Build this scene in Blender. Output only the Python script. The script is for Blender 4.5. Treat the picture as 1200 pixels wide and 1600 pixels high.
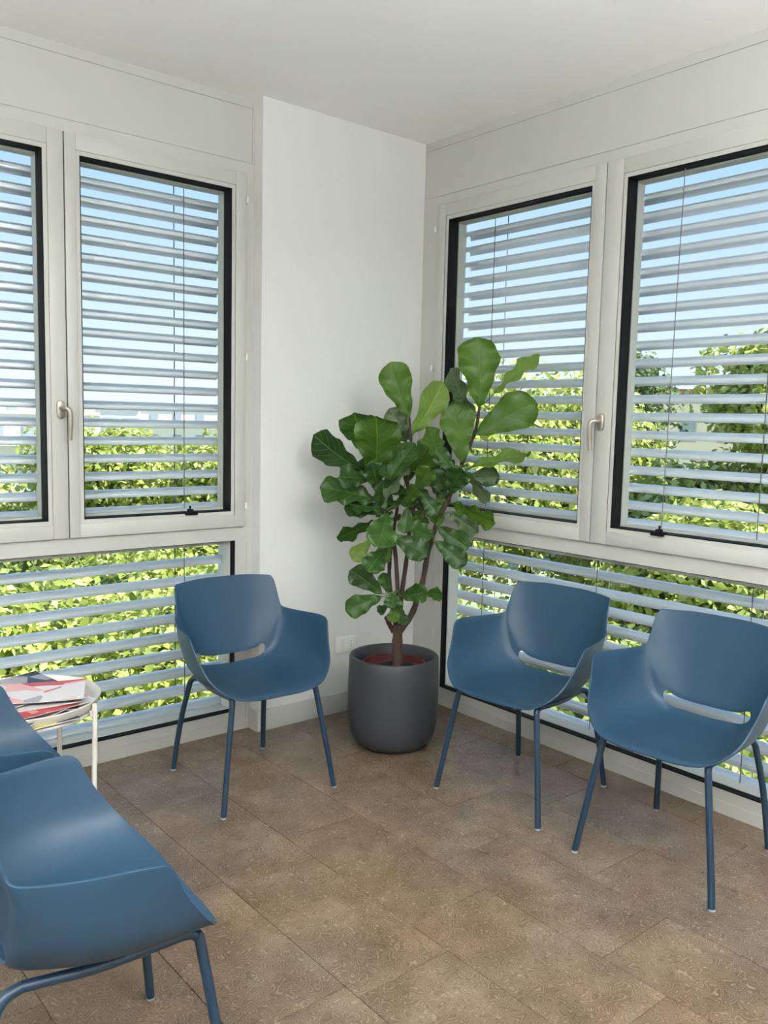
import bpy, bmesh, math, random
import numpy as np
from mathutils import Vector, Matrix

# ------------------------------------------------------------------ clear
for o in list(bpy.data.objects): bpy.data.objects.remove(o, do_unlink=True)
SC = bpy.context.scene
COL = SC.collection
random.seed(7); np.random.seed(7)
PI = math.pi

# ------------------------------------------------------------------ camera
cam_data = bpy.data.cameras.new('camera')
cam = bpy.data.objects.new('camera', cam_data); COL.objects.link(cam)
CAM = Vector((-2.8653, -3.1798, 1.3850))
_yaw, _pitch, _roll = 0.69581, -0.10612, 0.02287
_F = Vector((math.sin(_yaw)*math.cos(_pitch), math.cos(_yaw)*math.cos(_pitch), math.sin(_pitch)))
_R = Vector((math.cos(_yaw), -math.sin(_yaw), 0)); _U = _R.cross(_F)
_R2 = _R*math.cos(_roll)+_U*math.sin(_roll); _U2 = -_R*math.sin(_roll)+_U*math.cos(_roll)
cam.matrix_world = Matrix(((_R2.x,_U2.x,-_F.x,CAM.x),(_R2.y,_U2.y,-_F.y,CAM.y),(_R2.z,_U2.z,-_F.z,CAM.z),(0,0,0,1)))
cam_data.sensor_fit = 'VERTICAL'; cam_data.sensor_height = 24.0; cam_data.lens = 24.0*1344.2/1600
cam_data.clip_start = 0.05; cam_data.clip_end = 3000
SC.camera = cam

# ------------------------------------------------------------------ world, sun, exposure
world = bpy.data.worlds.new('sky'); SC.world = world; world.use_nodes = True
wn = world.node_tree; wn.nodes.clear()
wo = wn.nodes.new('ShaderNodeOutputWorld'); wb = wn.nodes.new('ShaderNodeBackground')
_tc = wn.nodes.new('ShaderNodeTexCoord'); _sp = wn.nodes.new('ShaderNodeSeparateXYZ'); _rp = wn.nodes.new('ShaderNodeValToRGB')
wn.links.new(_tc.outputs['Generated'], _sp.inputs[0]); wn.links.new(_sp.outputs['Z'], _rp.inputs[0]); wn.links.new(_rp.outputs[0], wb.inputs['Color'])
# clear summer sky, colour by the sine of the elevation: pale haze at the horizon, deeper blue overhead
_e = _rp.color_ramp.elements
_e[0].position = 0.0; _e[0].color = (.80, .86, .96, 1); _e[1].position = 1.0; _e[1].color = (.16, .34, .80, 1)
for _p, _c in ((.04, (.78, .86, .98)), (.12, (.62, .78, .98)), (.25, (.43, .65, .96)), (.5, (.27, .48, .90))):
    _q = _e.new(_p); _q.color = (*_c, 1)
wb.inputs['Strength'].default_value = SKY_STRENGTH = 0.46
wn.links.new(wb.outputs[0], wo.inputs['Surface'])

sun_d = bpy.data.lights.new('sun', 'SUN'); sun_d.energy = 4.8; sun_d.angle = math.radians(0.6); sun_d.color = (1.0, 0.96, 0.88)
sun = bpy.data.objects.new('sun', sun_d); COL.objects.link(sun)
_sd = Vector((0.42, -0.42, 0.80)).normalized()      # towards the sun: high, outside the right-hand window
sun.rotation_euler = _sd.to_track_quat('Z', 'Y').to_euler()

SC.view_settings.view_transform = 'Standard'; SC.view_settings.look = 'None'
SC.view_settings.gamma = 1; SC.view_settings.use_curve_mapping = False
SC.view_settings.exposure = 1.42
FILL_PANEL_W = 2.0  # power of each added ceiling fill panel
FILL_UPLIGHT_W = 67.0  # power of each added fill uplight

# ------------------------------------------------------------------ helpers
def link(o, parent=None):
    COL.objects.link(o)
    if parent: o.parent = parent
    return o
def tag(o, label=None, cat=None, group=None, kind=None):
    if label: o['label'] = label
    if cat: o['category'] = cat
    if group: o['group'] = group
    if kind: o['kind'] = kind
    return o
def empty(name, loc=(0,0,0), rz=0.0, parent=None):
    o = bpy.data.objects.new(name, None); o.location = loc; o.rotation_euler = (0,0,rz); o.empty_display_size = .1
    return link(o, parent)
def copy_tree(o, parent=None):
    c = o.copy(); COL.objects.link(c); c.parent = parent
    for ch in list(o.children): copy_tree(ch, c)
    return c
def mesh_obj(name, verts, faces, mat, parent=None, smooth=False, uvs=None):
    me = bpy.data.meshes.new(name); me.from_pydata([tuple(v) for v in verts], [], faces); me.update()
    if uvs is not None:
        ul = me.uv_layers.new(name='UVMap')
        for l in me.loops: ul.data[l.index].uv = uvs[l.vertex_index]
    if mat: me.materials.append(mat)
    if smooth:
        for pl in me.polygons: pl.use_smooth = True
    return link(bpy.data.objects.new(name, me), parent)
class MB:
    """collects boxes, tubes and lathes into ONE mesh"""
    def __init__(s): s.v=[]; s.f=[]; s.sm=[]
    def add(s, vs, fs, smooth=False):
        n=len(s.v); s.v+= [tuple(v) for v in vs]
        for f in fs: s.f.append([n+i for i in f]); s.sm.append(smooth)
        return s
    def box(s, a, b, T=None, bev=0.0):
        x0,y0,z0=[min(a[i],b[i]) for i in range(3)]; x1,y1,z1=[max(a[i],b[i]) for i in range(3)]
        if bev>0:
            bm=bmesh.new(); bmesh.ops.create_cube(bm,size=1)
            for v in bm.verts: v.co=Vector(((x0+x1)/2+v.co.x*(x1-x0),(y0+y1)/2+v.co.y*(y1-y0),(z0+z1)/2+v.co.z*(z1-z0)))
            bmesh.ops.bevel(bm,geom=bm.edges[:],offset=bev,segments=2,affect='EDGES',profile=.5)
            bm.verts.index_update()
            vs=[v.co.copy() for v in bm.verts]; fs=[[v.index for v in f.verts] for f in bm.faces]; bm.free()
        else:
            vs=[Vector(q) for q in ((x0,y0,z0),(x1,y0,z0),(x1,y1,z0),(x0,y1,z0),(x0,y0,z1),(x1,y0,z1),(x1,y1,z1),(x0,y1,z1))]
            fs=[(0,3,2,1),(4,5,6,7),(0,1,5,4),(1,2,6,5),(2,3,7,6),(3,0,4,7)]
        if T: vs=[T(v) for v in vs]
        return s.add(vs,fs)
    def tube(s, pts, rad, n=12, cap=True):
        pts=[Vector(q) for q in pts]; m=len(pts)
        if not isinstance(rad,(list,tuple)): rad=[rad]*m
        vs=[];fs=[]; up=None
        for i,q in enumerate(pts):
            t=(pts[min(i+1,m-1)]-pts[max(i-1,0)]).normalized()
            if up is None: up=t.orthogonal().normalized()
            else: up=(up-t*up.dot(t)).normalized()
            w=t.cross(up)
            for k in range(n):
                a=2*PI*k/n; vs.append(q+(up*math.cos(a)+w*math.sin(a))*rad[i])
        for i in range(m-1):
            for k in range(n): fs.append((i*n+k,i*n+(k+1)%n,(i+1)*n+(k+1)%n,(i+1)*n+k))
        if cap: fs+= [tuple(range(n))[::-1], tuple((m-1)*n+k for k in range(n))]
        return s.add(vs,fs,True)
    def lathe(s, prof, n=48, c=(0,0,0)):
        vs=[];fs=[];m=len(prof)
        for r,z in prof:
            for k in range(n): vs.append((c[0]+r*math.cos(2*PI*k/n),c[1]+r*math.sin(2*PI*k/n),c[2]+z))
        for i in range(m-1):
            for k in range(n): fs.append((i*n+k,i*n+(k+1)%n,(i+1)*n+(k+1)%n,(i+1)*n+k))
        if prof[0][0]>1e-6: fs.append(tuple(range(n))[::-1])
        if prof[-1][0]>1e-6: fs.append(tuple((m-1)*n+k for k in range(n)))
        return s.add(vs,fs,True)
    def build(s, name, mat, parent=None, auto=True):
        me=bpy.data.meshes.new(name); me.from_pydata(s.v,[],s.f); me.update()
        for pl,q in zip(me.polygons,s.sm): pl.use_smooth=q
        if mat: me.materials.append(mat)
        o=link(bpy.data.objects.new(name,me),parent)
        bm=bmesh.new(); bm.from_mesh(me); bmesh.ops.remove_doubles(bm,verts=bm.verts,dist=1e-5); bmesh.ops.recalc_face_normals(bm,faces=bm.faces); bm.to_mesh(me); bm.free()
        try: me.set_sharp_from_angle(angle=math.radians(40))
        except Exception: pass
        return o
def smooth_path(pts, k=6):
    P=[Vector(q) for q in pts]; P=[P[0]*2-P[1]]+P+[P[-1]*2-P[-2]]; out=[]
    for i in range(1,len(P)-2):
        for j in range(k):
            t=j/k; a,b,c,d=P[i-1],P[i],P[i+1],P[i+2]
            out.append(0.5*((2*b)+(c-a)*t+(2*a-5*b+4*c-d)*t*t+(3*b-a-3*c+d)*t**3))
    out.append(P[-2]); return out

# ------------------------------------------------------------------ materials
def mat(name, color, rough=.5, metal=0.0, noise=None, bump=None, spec=.5):
    m=bpy.data.materials.new(name); m.use_nodes=True; nt=m.node_tree; b=nt.nodes['Principled BSDF']
    b.inputs['Base Color'].default_value=(*color,1); b.inputs['Roughness'].default_value=rough
    b.inputs['Metallic'].default_value=metal; b.inputs['Specular IOR Level'].default_value=spec
    tc=nt.nodes.new('ShaderNodeTexCoord')
    if noise:   # (scale, amount) gentle colour mottling
        n=nt.nodes.new('ShaderNodeTexNoise'); n.inputs['Scale'].default_value=noise[0]; n.inputs['Detail'].default_value=4
        nt.links.new(tc.outputs['Object'],n.inputs['Vector'])
        r=nt.nodes.new('ShaderNodeMapRange'); r.inputs['To Min'].default_value=1-noise[1]; r.inputs['To Max'].default_value=1+noise[1]
        nt.links.new(n.outputs['Fac'],r.inputs['Value'])
        mx=nt.nodes.new('ShaderNodeVectorMath'); mx.operation='SCALE'; mx.inputs[0].default_value=color
        nt.links.new(r.outputs[0],mx.inputs['Scale']); nt.links.new(mx.outputs[0],b.inputs['Base Color'])
    if bump:    # (scale, strength)
        n=nt.nodes.new('ShaderNodeTexNoise'); n.inputs['Scale'].default_value=bump[0]; n.inputs['Detail'].default_value=5
        nt.links.new(tc.outputs['Object'],n.inputs['Vector'])
        bp=nt.nodes.new('ShaderNodeBump'); bp.inputs['Strength'].default_value=bump[1]; bp.inputs['Distance'].default_value=.002
        nt.links.new(n.outputs['Fac'],bp.inputs['Height']); nt.links.new(bp.outputs[0],b.inputs['Normal'])
    return m
M={}
M['wall']=mat('white_plaster',(.63,.63,.615),.75,noise=(3,.015),bump=(90,.12))
M['ceiling']=mat('ceiling_paint',(.90,.90,.89),.8,noise=(2,.01),bump=(60,.1))
M['frame']=mat('white_painted_metal',(.465,.465,.44),.38,noise=(6,.01),bump=(14,.03))
M['white_plastic']=mat('white_plastic',(.74,.73,.70),.4,noise=(9,.01))
M['gasket']=mat('black_gasket',(.006,.006,.006),.6,bump=(40,.1),spec=.12)
M['steel']=mat('satin_nickel',(.42,.38,.33),.35,.75,bump=(120,.05))
M['slat']=mat('slat_aluminium',(.66,.71,.80),.30,.45,noise=(5,.03),bump=(9,.08))
M['rail']=mat('rail_grey',(.62,.61,.59),.5,noise=(5,.03))
M['cord']=mat('blind_cord',(.13,.13,.14),.7,bump=(200,.2))
M['blue']=mat('blue_plastic',(.019,.056,.103),.42,noise=(2,.03),bump=(350,.035),spec=.4)
M['blue_metal']=mat('blue_painted_steel',(.010,.031,.060),.36,noise=(4,.03),spec=.45)
M['glide']=mat('glide_plastic',(.30,.31,.33),.5,noise=(9,.05))
M['pot']=mat('charcoal_pot',(.036,.038,.045),.5,noise=(5,.06),bump=(160,.08),spec=.45)
M['terracotta']=mat('red_terracotta',(.07,.011,.008),.6,noise=(14,.15),bump=(60,.2))
M['soil']=mat('dark_soil',(.010,.007,.005),.95,noise=(90,.5),bump=(70,1.0))
M['bark']=mat('brown_bark',(.045,.024,.016),.8,noise=(45,.35),bump=(60,.8))
M['table']=mat('cream_steel',(.66,.64,.59),.4,noise=(5,.015))
M['shell']=mat('facade_render',(.62,.60,.56),.85,noise=(4,.05),bump=(20,.2))

def glass_mat():
    m=bpy.data.materials.new('window_glass'); m.use_nodes=True; nt=m.node_tree; nt.nodes.clear()
    o=nt.nodes.new('ShaderNodeOutputMaterial'); mx=nt.nodes.new('ShaderNodeMixShader')
    t=nt.nodes.new('ShaderNodeBsdfTransparent'); t.inputs[0].default_value=(.97,.985,.975,1)
    g=nt.nodes.new('ShaderNodeBsdfGlossy'); g.inputs['Roughness'].default_value=.01
    f=nt.nodes.new('ShaderNodeLayerWeight'); f.inputs['Blend'].default_value=.12
    r=nt.nodes.new('ShaderNodeMath'); r.operation='MULTIPLY'; r.inputs[1].default_value=.35
    nt.links.new(f.outputs['Fresnel'],r.inputs[0]); nt.links.new(r.outputs[0],mx.inputs[0])
    nt.links.new(t.outputs[0],mx.inputs[1]); nt.links.new(g.outputs[0],mx.inputs[2]); nt.links.new(mx.outputs[0],o.inputs[0])
    return m
M['glass']=glass_mat()

def floor_mat():
    m=bpy.data.materials.new('vinyl_tile'); m.use_nodes=True; nt=m.node_tree; L=nt.links.new; b=nt.nodes['Principled BSDF']
    N=nt.nodes.new
    geo=N('ShaderNodeNewGeometry'); oi=N('ShaderNodeObjectInfo')
    n1=N('ShaderNodeTexNoise'); n1.inputs['Scale'].default_value=6.0; n1.inputs['Detail'].default_value=5; n1.inputs['Roughness'].default_value=.62
    off=N('ShaderNodeVectorMath'); off.operation='MULTIPLY_ADD'; off.inputs[1].default_value=(1,1,1)
    rnd=N('ShaderNodeVectorMath'); rnd.operation='SCALE'; rnd.inputs[0].default_value=(3.1,1.7,.9)
    L(oi.outputs['Random'],rnd.inputs['Scale']); L(geo.outputs['Position'],off.inputs[0]); L(rnd.outputs[0],off.inputs[2])
    L(off.outputs[0],n1.inputs['Vector'])
    cr=N('ShaderNodeValToRGB'); e=cr.color_ramp.elements
    e[0].position=.28; e[0].color=(.100,.068,.043,1); e[1].position=.74; e[1].color=(.225,.166,.115,1)
    k=e.new(.5); k.color=(.152,.108,.072,1)
    L(n1.outputs['Fac'],cr.inputs[0])
    # reddish / grey drift
    n4=N('ShaderNodeTexNoise'); n4.inputs['Scale'].default_value=2.0; n4.inputs['Detail'].default_value=2; L(geo.outputs['Position'],n4.inputs['Vector'])
    cr4=N('ShaderNodeValToRGB'); e=cr4.color_ramp.elements; e[0].position=.35; e[0].color=(.95,1.0,1.10,1); e[1].position=.65; e[1].color=(1.06,.99,.93,1); L(n4.outputs['Fac'],cr4.inputs[0])
    mu=N('ShaderNodeMix'); mu.data_type='RGBA'; mu.blend_type='MULTIPLY'; mu.inputs[0].default_value=1
    L(cr.outputs[0],mu.inputs[6]); L(cr4.outputs[0],mu.inputs[7])
    # curly hair-line pattern: contour lines of a fine noise
    n2=N('ShaderNodeTexNoise'); n2.inputs['Scale'].default_value=30; n2.inputs['Detail'].default_value=.6; n2.inputs['Distortion'].default_value=.5
    L(geo.outputs['Position'],n2.inputs['Vector'])
    mm=N('ShaderNodeMath'); mm.operation='MULTIPLY'; mm.inputs[1].default_value=11; L(n2.outputs['Fac'],mm.inputs[0])
    pp=N('ShaderNodeMath'); pp.operation='PINGPONG'; pp.inputs[1].default_value=.5; L(mm.outputs[0],pp.inputs[0])
    cr2=N('ShaderNodeValToRGB'); e=cr2.color_ramp.elements; e[0].position=.0; e[0].color=(1,1,1,1); e[1].position=.14; e[1].color=(0,0,0,1); L(pp.outputs[0],cr2.inputs[0])
    cr3=N('ShaderNodeValToRGB'); e=cr3.color_ramp.elements; e[0].position=.3; e[0].color=(0,0,0,1); e[1].position=.48; e[1].color=(1,1,1,1); L(pp.outputs[0],cr3.inputs[0])
    a1=N('ShaderNodeMix'); a1.data_type='RGBA'; a1.blend_type='MIX'; a1.inputs[7].default_value=(.40,.30,.21,1)
    f1=N('ShaderNodeMath'); f1.operation='MULTIPLY'; f1.inputs[1].default_value=.42; L(cr2.outputs[0],f1.inputs[0])
    L(f1.outputs[0],a1.inputs[0]); L(mu.outputs[2],a1.inputs[6])
    a2=N('ShaderNodeMix'); a2.data_type='RGBA'; a2.blend_type='MIX'; a2.inputs[7].default_value=(.075,.050,.030,1)
    f2=N('ShaderNodeMath'); f2.operation='MULTIPLY'; f2.inputs[1].default_value=.38; L(cr3.outputs[0],f2.inputs[0])
    L(f2.outputs[0],a2.inputs[0]); L(a1.outputs[2],a2.inputs[6])
    L(a2.outputs[2],b.inputs['Base Color'])
    b.inputs['Roughness'].default_value=.27; b.inputs['Specular IOR Level'].default_value=.5
    bp=N('ShaderNodeBump'); bp.inputs['Strength'].default_value=.18; bp.inputs['Distance'].default_value=.0010
    L(cr2.outputs[0],bp.inputs['Height']); L(bp.outputs[0],b.inputs['Normal'])
    return m
M['tile']=floor_mat()
M['grout']=mat('joint_filler',(.16,.12,.085),.8,noise=(30,.1))

def leaf_mat(name, dark, light, vein, trans=.35, rough=.32):
    m=bpy.data.materials.new(name); m.use_nodes=True; nt=m.node_tree; L=nt.links.new; N=nt.nodes.new
    b=nt.nodes['Principled BSDF']; out=nt.nodes['Material Output']
    uv=N('ShaderNodeUVMap'); sp=N('ShaderNodeSeparateXYZ'); L(uv.outputs[0],sp.inputs[0])     # x = -1..1 across, y = 0..1 along
    ax=N('ShaderNodeMath'); ax.operation='ABSOLUTE'; L(sp.outputs[0],ax.inputs[0])
    # side veins: lines of (y*k - |x|*c)
    k=N('ShaderNodeMath'); k.operation='MULTIPLY'; k.inputs[1].default_value=7.5; L(sp.outputs[1],k.inputs[0])
    p2=N('ShaderNodeMath'); p2.operation='POWER'; p2.inputs[1].default_value=1.25; L(ax.outputs[0],p2.inputs[0])
    c=N('ShaderNodeMath'); c.operation='MULTIPLY'; c.inputs[1].default_value=2.1; L(p2.outputs[0],c.inputs[0])
    s=N('ShaderNodeMath'); s.operation='SUBTRACT'; L(k.outputs[0],s.inputs[0]); L(c.outputs[0],s.inputs[1])
    a2=N('ShaderNodeMath'); a2.operation='ADD'; a2.inputs[1].default_value=10; L(s.outputs[0],a2.inputs[0])
    pg=N('ShaderNodeMath'); pg.operation='PINGPONG'; pg.inputs[1].default_value=.5; L(a2.outputs[0],pg.inputs[0])
    r1=N('ShaderNodeMapRange'); r1.inputs['From Min'].default_value=0; r1.inputs['From Max'].default_value=.07; r1.inputs['To Min'].default_value=.75; r1.inputs['To Max'].default_value=0; L(pg.outputs[0],r1.inputs['Value'])
    r2=N('ShaderNodeMapRange'); r2.inputs['From Min'].default_value=.01; r2.inputs['From Max'].default_value=.045; r2.inputs['To Min'].default_value=1; r2.inputs['To Max'].default_value=0; L(ax.outputs[0],r2.inputs['Value'])
    mxv=N('ShaderNodeMath'); mxv.operation='MAXIMUM'; L(r1.outputs[0],mxv.inputs[0]); L(r2.outputs[0],mxv.inputs[1])
    tc=N('ShaderNodeTexCoord'); oi=N('ShaderNodeObjectInfo')
    n=N('ShaderNodeTexNoise'); n.inputs['Scale'].default_value=9; n.inputs['Detail'].default_value=3; L(tc.outputs['Object'],n.inputs['Vector'])
    cr=N('ShaderNodeMix'); cr.data_type='RGBA'; cr.inputs[6].default_value=(*dark,1); cr.inputs[7].default_value=(*light,1)
    ad=N('ShaderNodeMath'); ad.operation='MULTIPLY_ADD'; ad.inputs[1].default_value=.6; L(oi.outputs['Random'],ad.inputs[0]); 
    sb=N('ShaderNodeMath'); sb.operation='SUBTRACT'; sb.inputs[1].default_value=.3; L(n.outputs['Fac'],sb.inputs[0]); L(sb.outputs[0],ad.inputs[2]); ad.use_clamp=True
    L(ad.outputs[0],cr.inputs[0])
    mv=N('ShaderNodeMix'); mv.data_type='RGBA'; mv.inputs[7].default_value=(*vein,1)
    h=N('ShaderNodeMath'); h.operation='MULTIPLY'; h.inputs[1].default_value=.55; L(mxv.outputs[0],h.inputs[0]); L(h.outputs[0],mv.inputs[0]); L(cr.outputs[2],mv.inputs[6])
    L(mv.outputs[2],b.inputs['Base Color']); b.inputs['Roughness'].default_value=rough; b.inputs['Specular IOR Level'].default_value=.35
    bp=N('ShaderNodeBump'); bp.inputs['Strength'].default_value=.5; bp.inputs['Distance'].default_value=.003; bp.invert=True; L(mxv.outputs[0],bp.inputs['Height']); L(bp.outputs[0],b.inputs['Normal'])
    tr=N('ShaderNodeBsdfTranslucent'); tm=N('ShaderNodeMix'); tm.data_type='RGBA'; tm.blend_type='MULTIPLY'; tm.inputs[0].default_value=1; tm.inputs[7].default_value=(1.7,1.9,.6,1)
    L(mv.outputs[2],tm.inputs[6]); L(tm.outputs[2],tr.inputs[0])
    ms=N('ShaderNodeMixShader'); ms.inputs[0].default_value=trans; L(b.outputs[0],ms.inputs[1]); L(tr.outputs[0],ms.inputs[2]); L(ms.outputs[0],out.inputs[0])
    return m
LEAFM=[leaf_mat('dark_green_leaf',(.016,.045,.012),(.045,.115,.022),(.15,.24,.07),.3),
       leaf_mat('green_leaf',(.036,.088,.014),(.090,.175,.024),(.17,.27,.07),.42),
       leaf_mat('pale_green_leaf',(.11,.19,.045),(.20,.30,.075),(.33,.42,.16),.42),
       leaf_mat('leaf_underside',(.055,.095,.05),(.12,.17,.09),(.24,.30,.17),.25)]

def foliage_mat(name, a, b_, c_):
    m=bpy.data.materials.new(name); m.use_nodes=True; nt=m.node_tree; L=nt.links.new; N=nt.nodes.new
    b=nt.nodes['Principled BSDF']; out=nt.nodes['Material Output']
    g=N('ShaderNodeNewGeometry'); cr=N('ShaderNodeValToRGB'); e=cr.color_ramp.elements
    e[0].color=(*a,1); e[1].color=(*c_,1); k=e.new(.5); k.color=(*b_,1)
    L(g.outputs['Random Per Island'],cr.inputs[0]); L(cr.outputs[0],b.inputs['Base Color']); b.inputs['Roughness'].default_value=.6; b.inputs['Specular IOR Level'].default_value=.2
    tr=N('ShaderNodeBsdfTranslucent'); L(cr.outputs[0],tr.inputs[0]); ms=N('ShaderNodeMixShader'); ms.inputs[0].default_value=.45
    L(b.outputs[0],ms.inputs[1]); L(tr.outputs[0],ms.inputs[2]); L(ms.outputs[0],out.inputs[0])
    return m
M['fol_lime']=foliage_mat('lime_foliage',(.26,.33,.06),(.46,.52,.13),(.70,.74,.36))
M['fol_green']=foliage_mat('green_foliage',(.17,.24,.06),(.33,.41,.11),(.56,.62,.28))
M['fol_dark']=foliage_mat('dark_foliage',(.08,.13,.05),(.15,.22,.08),(.26,.33,.14))
M['trunk']=mat('tree_bark',(.12,.09,.065),.9,noise=(6,.3),bump=(8,.6))
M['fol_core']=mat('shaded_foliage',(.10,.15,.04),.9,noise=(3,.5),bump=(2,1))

# ================================================================== SETTING
H=2.70; YL=0.068; PW=0.907
ZST,ZSB,ZIT,ZIB,ZLT,ZLB,Z1,Z2=2.396,.914,2.323,.982,.853,.088,2.662,2.4415
XB,YB=-4.7,-4.9        # far left side and back of the room
def struct(o): o['kind']='structure'; return o
# window rows per wall: s runs along the wall away from the corner, n outwards, z up
TL=lambda v: Vector((-v[0], YL+v[1], v[2]))
TR_=lambda v: Vector((v[1], -v[0], v[2]))

# floor: slab plus every tile as its own piece
fl=MB().box((XB,YB,-.25),(0.0,YL,-.004)).build('floor',M['grout']); struct(fl)
TWd,TLn=.300,.61
tile_cache={}
def add_tile(x0,x1,y0,y1):
    g=.0007
    x0+=g;x1-=g;y0+=g;y1-=g
    x0=max(x0,XB);x1=min(x1,-.001);y0=max(y0,YB);y1=min(y1,YL-.001)
    if x1-x0<.01 or y1-y0<.01: return
    key=(round(x1-x0,4),round(y1-y0,4))
    if key not in tile_cache:
        w,l=(x1-x0)/2,(y1-y0)/2; b=.0008
        vs=[(-w,-l,-.0035),(w,-l,-.0035),(w,l,-.0035),(-w,l,-.0035),(-w+b,-l+b,0),(w-b,-l+b,0),(w-b,l-b,0),(-w+b,l-b,0)]
        fs=[(4,5,6,7),(0,1,5,4),(1,2,6,5),(2,3,7,6),(3,0,4,7),(0,3,2,1)]
        me=bpy.data.meshes.new('tile'); me.from_pydata(vs,[],fs); me.materials.append(M['tile']); tile_cache[key]=me
    o=bpy.data.objects.new('tile',tile_cache[key]); o.location=((x0+x1)/2,(y0+y1)/2,0); link(o,fl)
row_off={0:-1.87,1:-1.67,2:-1.33,3:-1.52,4:-1.06,5:-1.62}
xr=-.15; i=-1
while xr>XB-.3:
    # row i covers x in [xr-.30, xr]
    off={-1:-1.66,0:-1.87,1:-1.67,2:-1.33,3:-1.52,4:-1.06,5:-1.62}.get(i, -1.0-.23*(i%3))
    x1=xr+.30; x0=xr
    y=off+TLn*10
    while y>YB-TLn: add_tile(x0,x1,y-TLn,y); y-=TLn
    xr-=.30; i+=1

ce=MB().box((XB-.2,YB-.2,H),(.35,YL+.35,H+.25)).build('ceiling',M['ceiling']); struct(ce)

# corner pilaster between the two window bays
wc=MB().box((-PW,0,-.0),(0,YL+.3,H)).build('wall_corner',M['wall']); struct(wc)
bb=MB()
bb.box((-PW-.013,-.013,0),(-.001,0,.095),bev=.002); bb.box((-PW-.013,0,0),(-PW,YL,.095))
struct(bb.build('baseboard_corner',M['frame']))

def header(name,T,s0,s1,ext=.30):
    m=MB()
    m.box((s0,.004,Z2-.0005),(s1,ext,H),T)                # core, slightly recessed: leaves the joints
    m.box((s0,0,Z1+.0015),(s1,.004,H),T)                 # top strip
    m.box((s0+.010,0,Z2+.0015),(s1,.004,Z1-.0015),T); m.box((s0,0,Z2+.0015),(s0+.0085,.004,Z1),T)          # shutter box cover
    return struct(m.build(name,M['frame']))
WL_END=2.56; WR_END=2.10
header('wall_left',TL,PW,WL_END)
header('wall_right',TR_,.0,WR_END)
# solid wall beyond the bays and the unseen sides of the room
struct(MB().box((XB,YL,0),(-WL_END,YL+.3,H)).build('wall_left_end',M['wall']))
struct(MB().box((0,-2.45,0),(.3,-WR_END,H)).build('wall_right_middle',M['wall']))
struct(MB().box((0,YB,0),(.3,-4.55,H)).build('wall_right_end',M['wall']))
struct(MB().box((XB-.2,YB-.2,-.25),(XB,YL+.3,H)).build('wall_side',M['wall']))
struct(MB().box((XB,YB-.2,-.25),(.3,YB,H)).build('wall_back',M['wall']))
# outside skin
struct(MB().box((XB,YL,-.6),(.3,YL+.3,-.0)).build('wall_left_base',M['shell']))
struct(MB().box((0,YB,-.6),(.3,YL,-.0)).build('wall_right_base',M['shell']))

def frame_ring(m,s0,s1,z0,z1,n0,n1,w,T,bev=0):
    """rectangular ring whose OPENING is s0..s1 x z0..z1, member widths w=(left,right,bottom,top) in s-,s+,z-,z+"""
    a,b,c,d=w
    m.box((s0-a,n0,z0-c),(s0,n1,z1+d),T,bev); m.box((s1,n0,z0-c),(s1+b,n1,z1+d),T,bev)
    m.box((s0,n0,z0-c),(s1,n1,z0),T,bev); m.box((s0,n0,z1),(s1,n1,z1+d),T,bev)

def handle(T,s,z,side,parent):
    """side=+1: lever points towards +s first"""
    h=MB()
    # rosette: rounded plate
    n=24; vs=[];fs=[]
    for k in range(n):
        a=2*PI*k/n; cx=.0145*math.copysign(abs(math.cos(a))**.55,math.cos(a)); cz=.0335*math.copysign(abs(math.sin(a))**.75,math.sin(a))
        vs+= [(s+cx,-.016,z+cz),(s+cx,-.026,z+cz),(s+cx*.82,-.028,z+cz*.9)]
    for k in range(n):
        a=3*k;b=3*((k+1)%n); fs+= [(a,b,b+1,a+1),(a+1,b+1,b+2,a+2)]
    fs.append([3*k+2 for k in range(n)])
    h.add([T(Vector(v)) for v in vs],fs,True)
    o=h.build('handle',M['steel'],parent)
    p=[(s,-.024,z+.004),(s,-.05,z+.004),(s+side*.012,-.062,z+.002),(s+side*.018,-.066,z-.012),(s+side*.02,-.064,z-.05),(s+side*.020,-.060,z-.085),(s+side*.019,-.057,z-.112)]
    p=[T(Vector(q)) for q in p]; q=smooth_path(p,5)
    r=[.0085]*8+[.0095]*(len(q)-16)+[.0085]*8
    mb=MB().tube(q,r[:len(q)] if len(r)>=len(q) else r+[.0085]*(len(q)-len(r)),12)
    mb.build('lever',M['steel'],parent)

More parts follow.
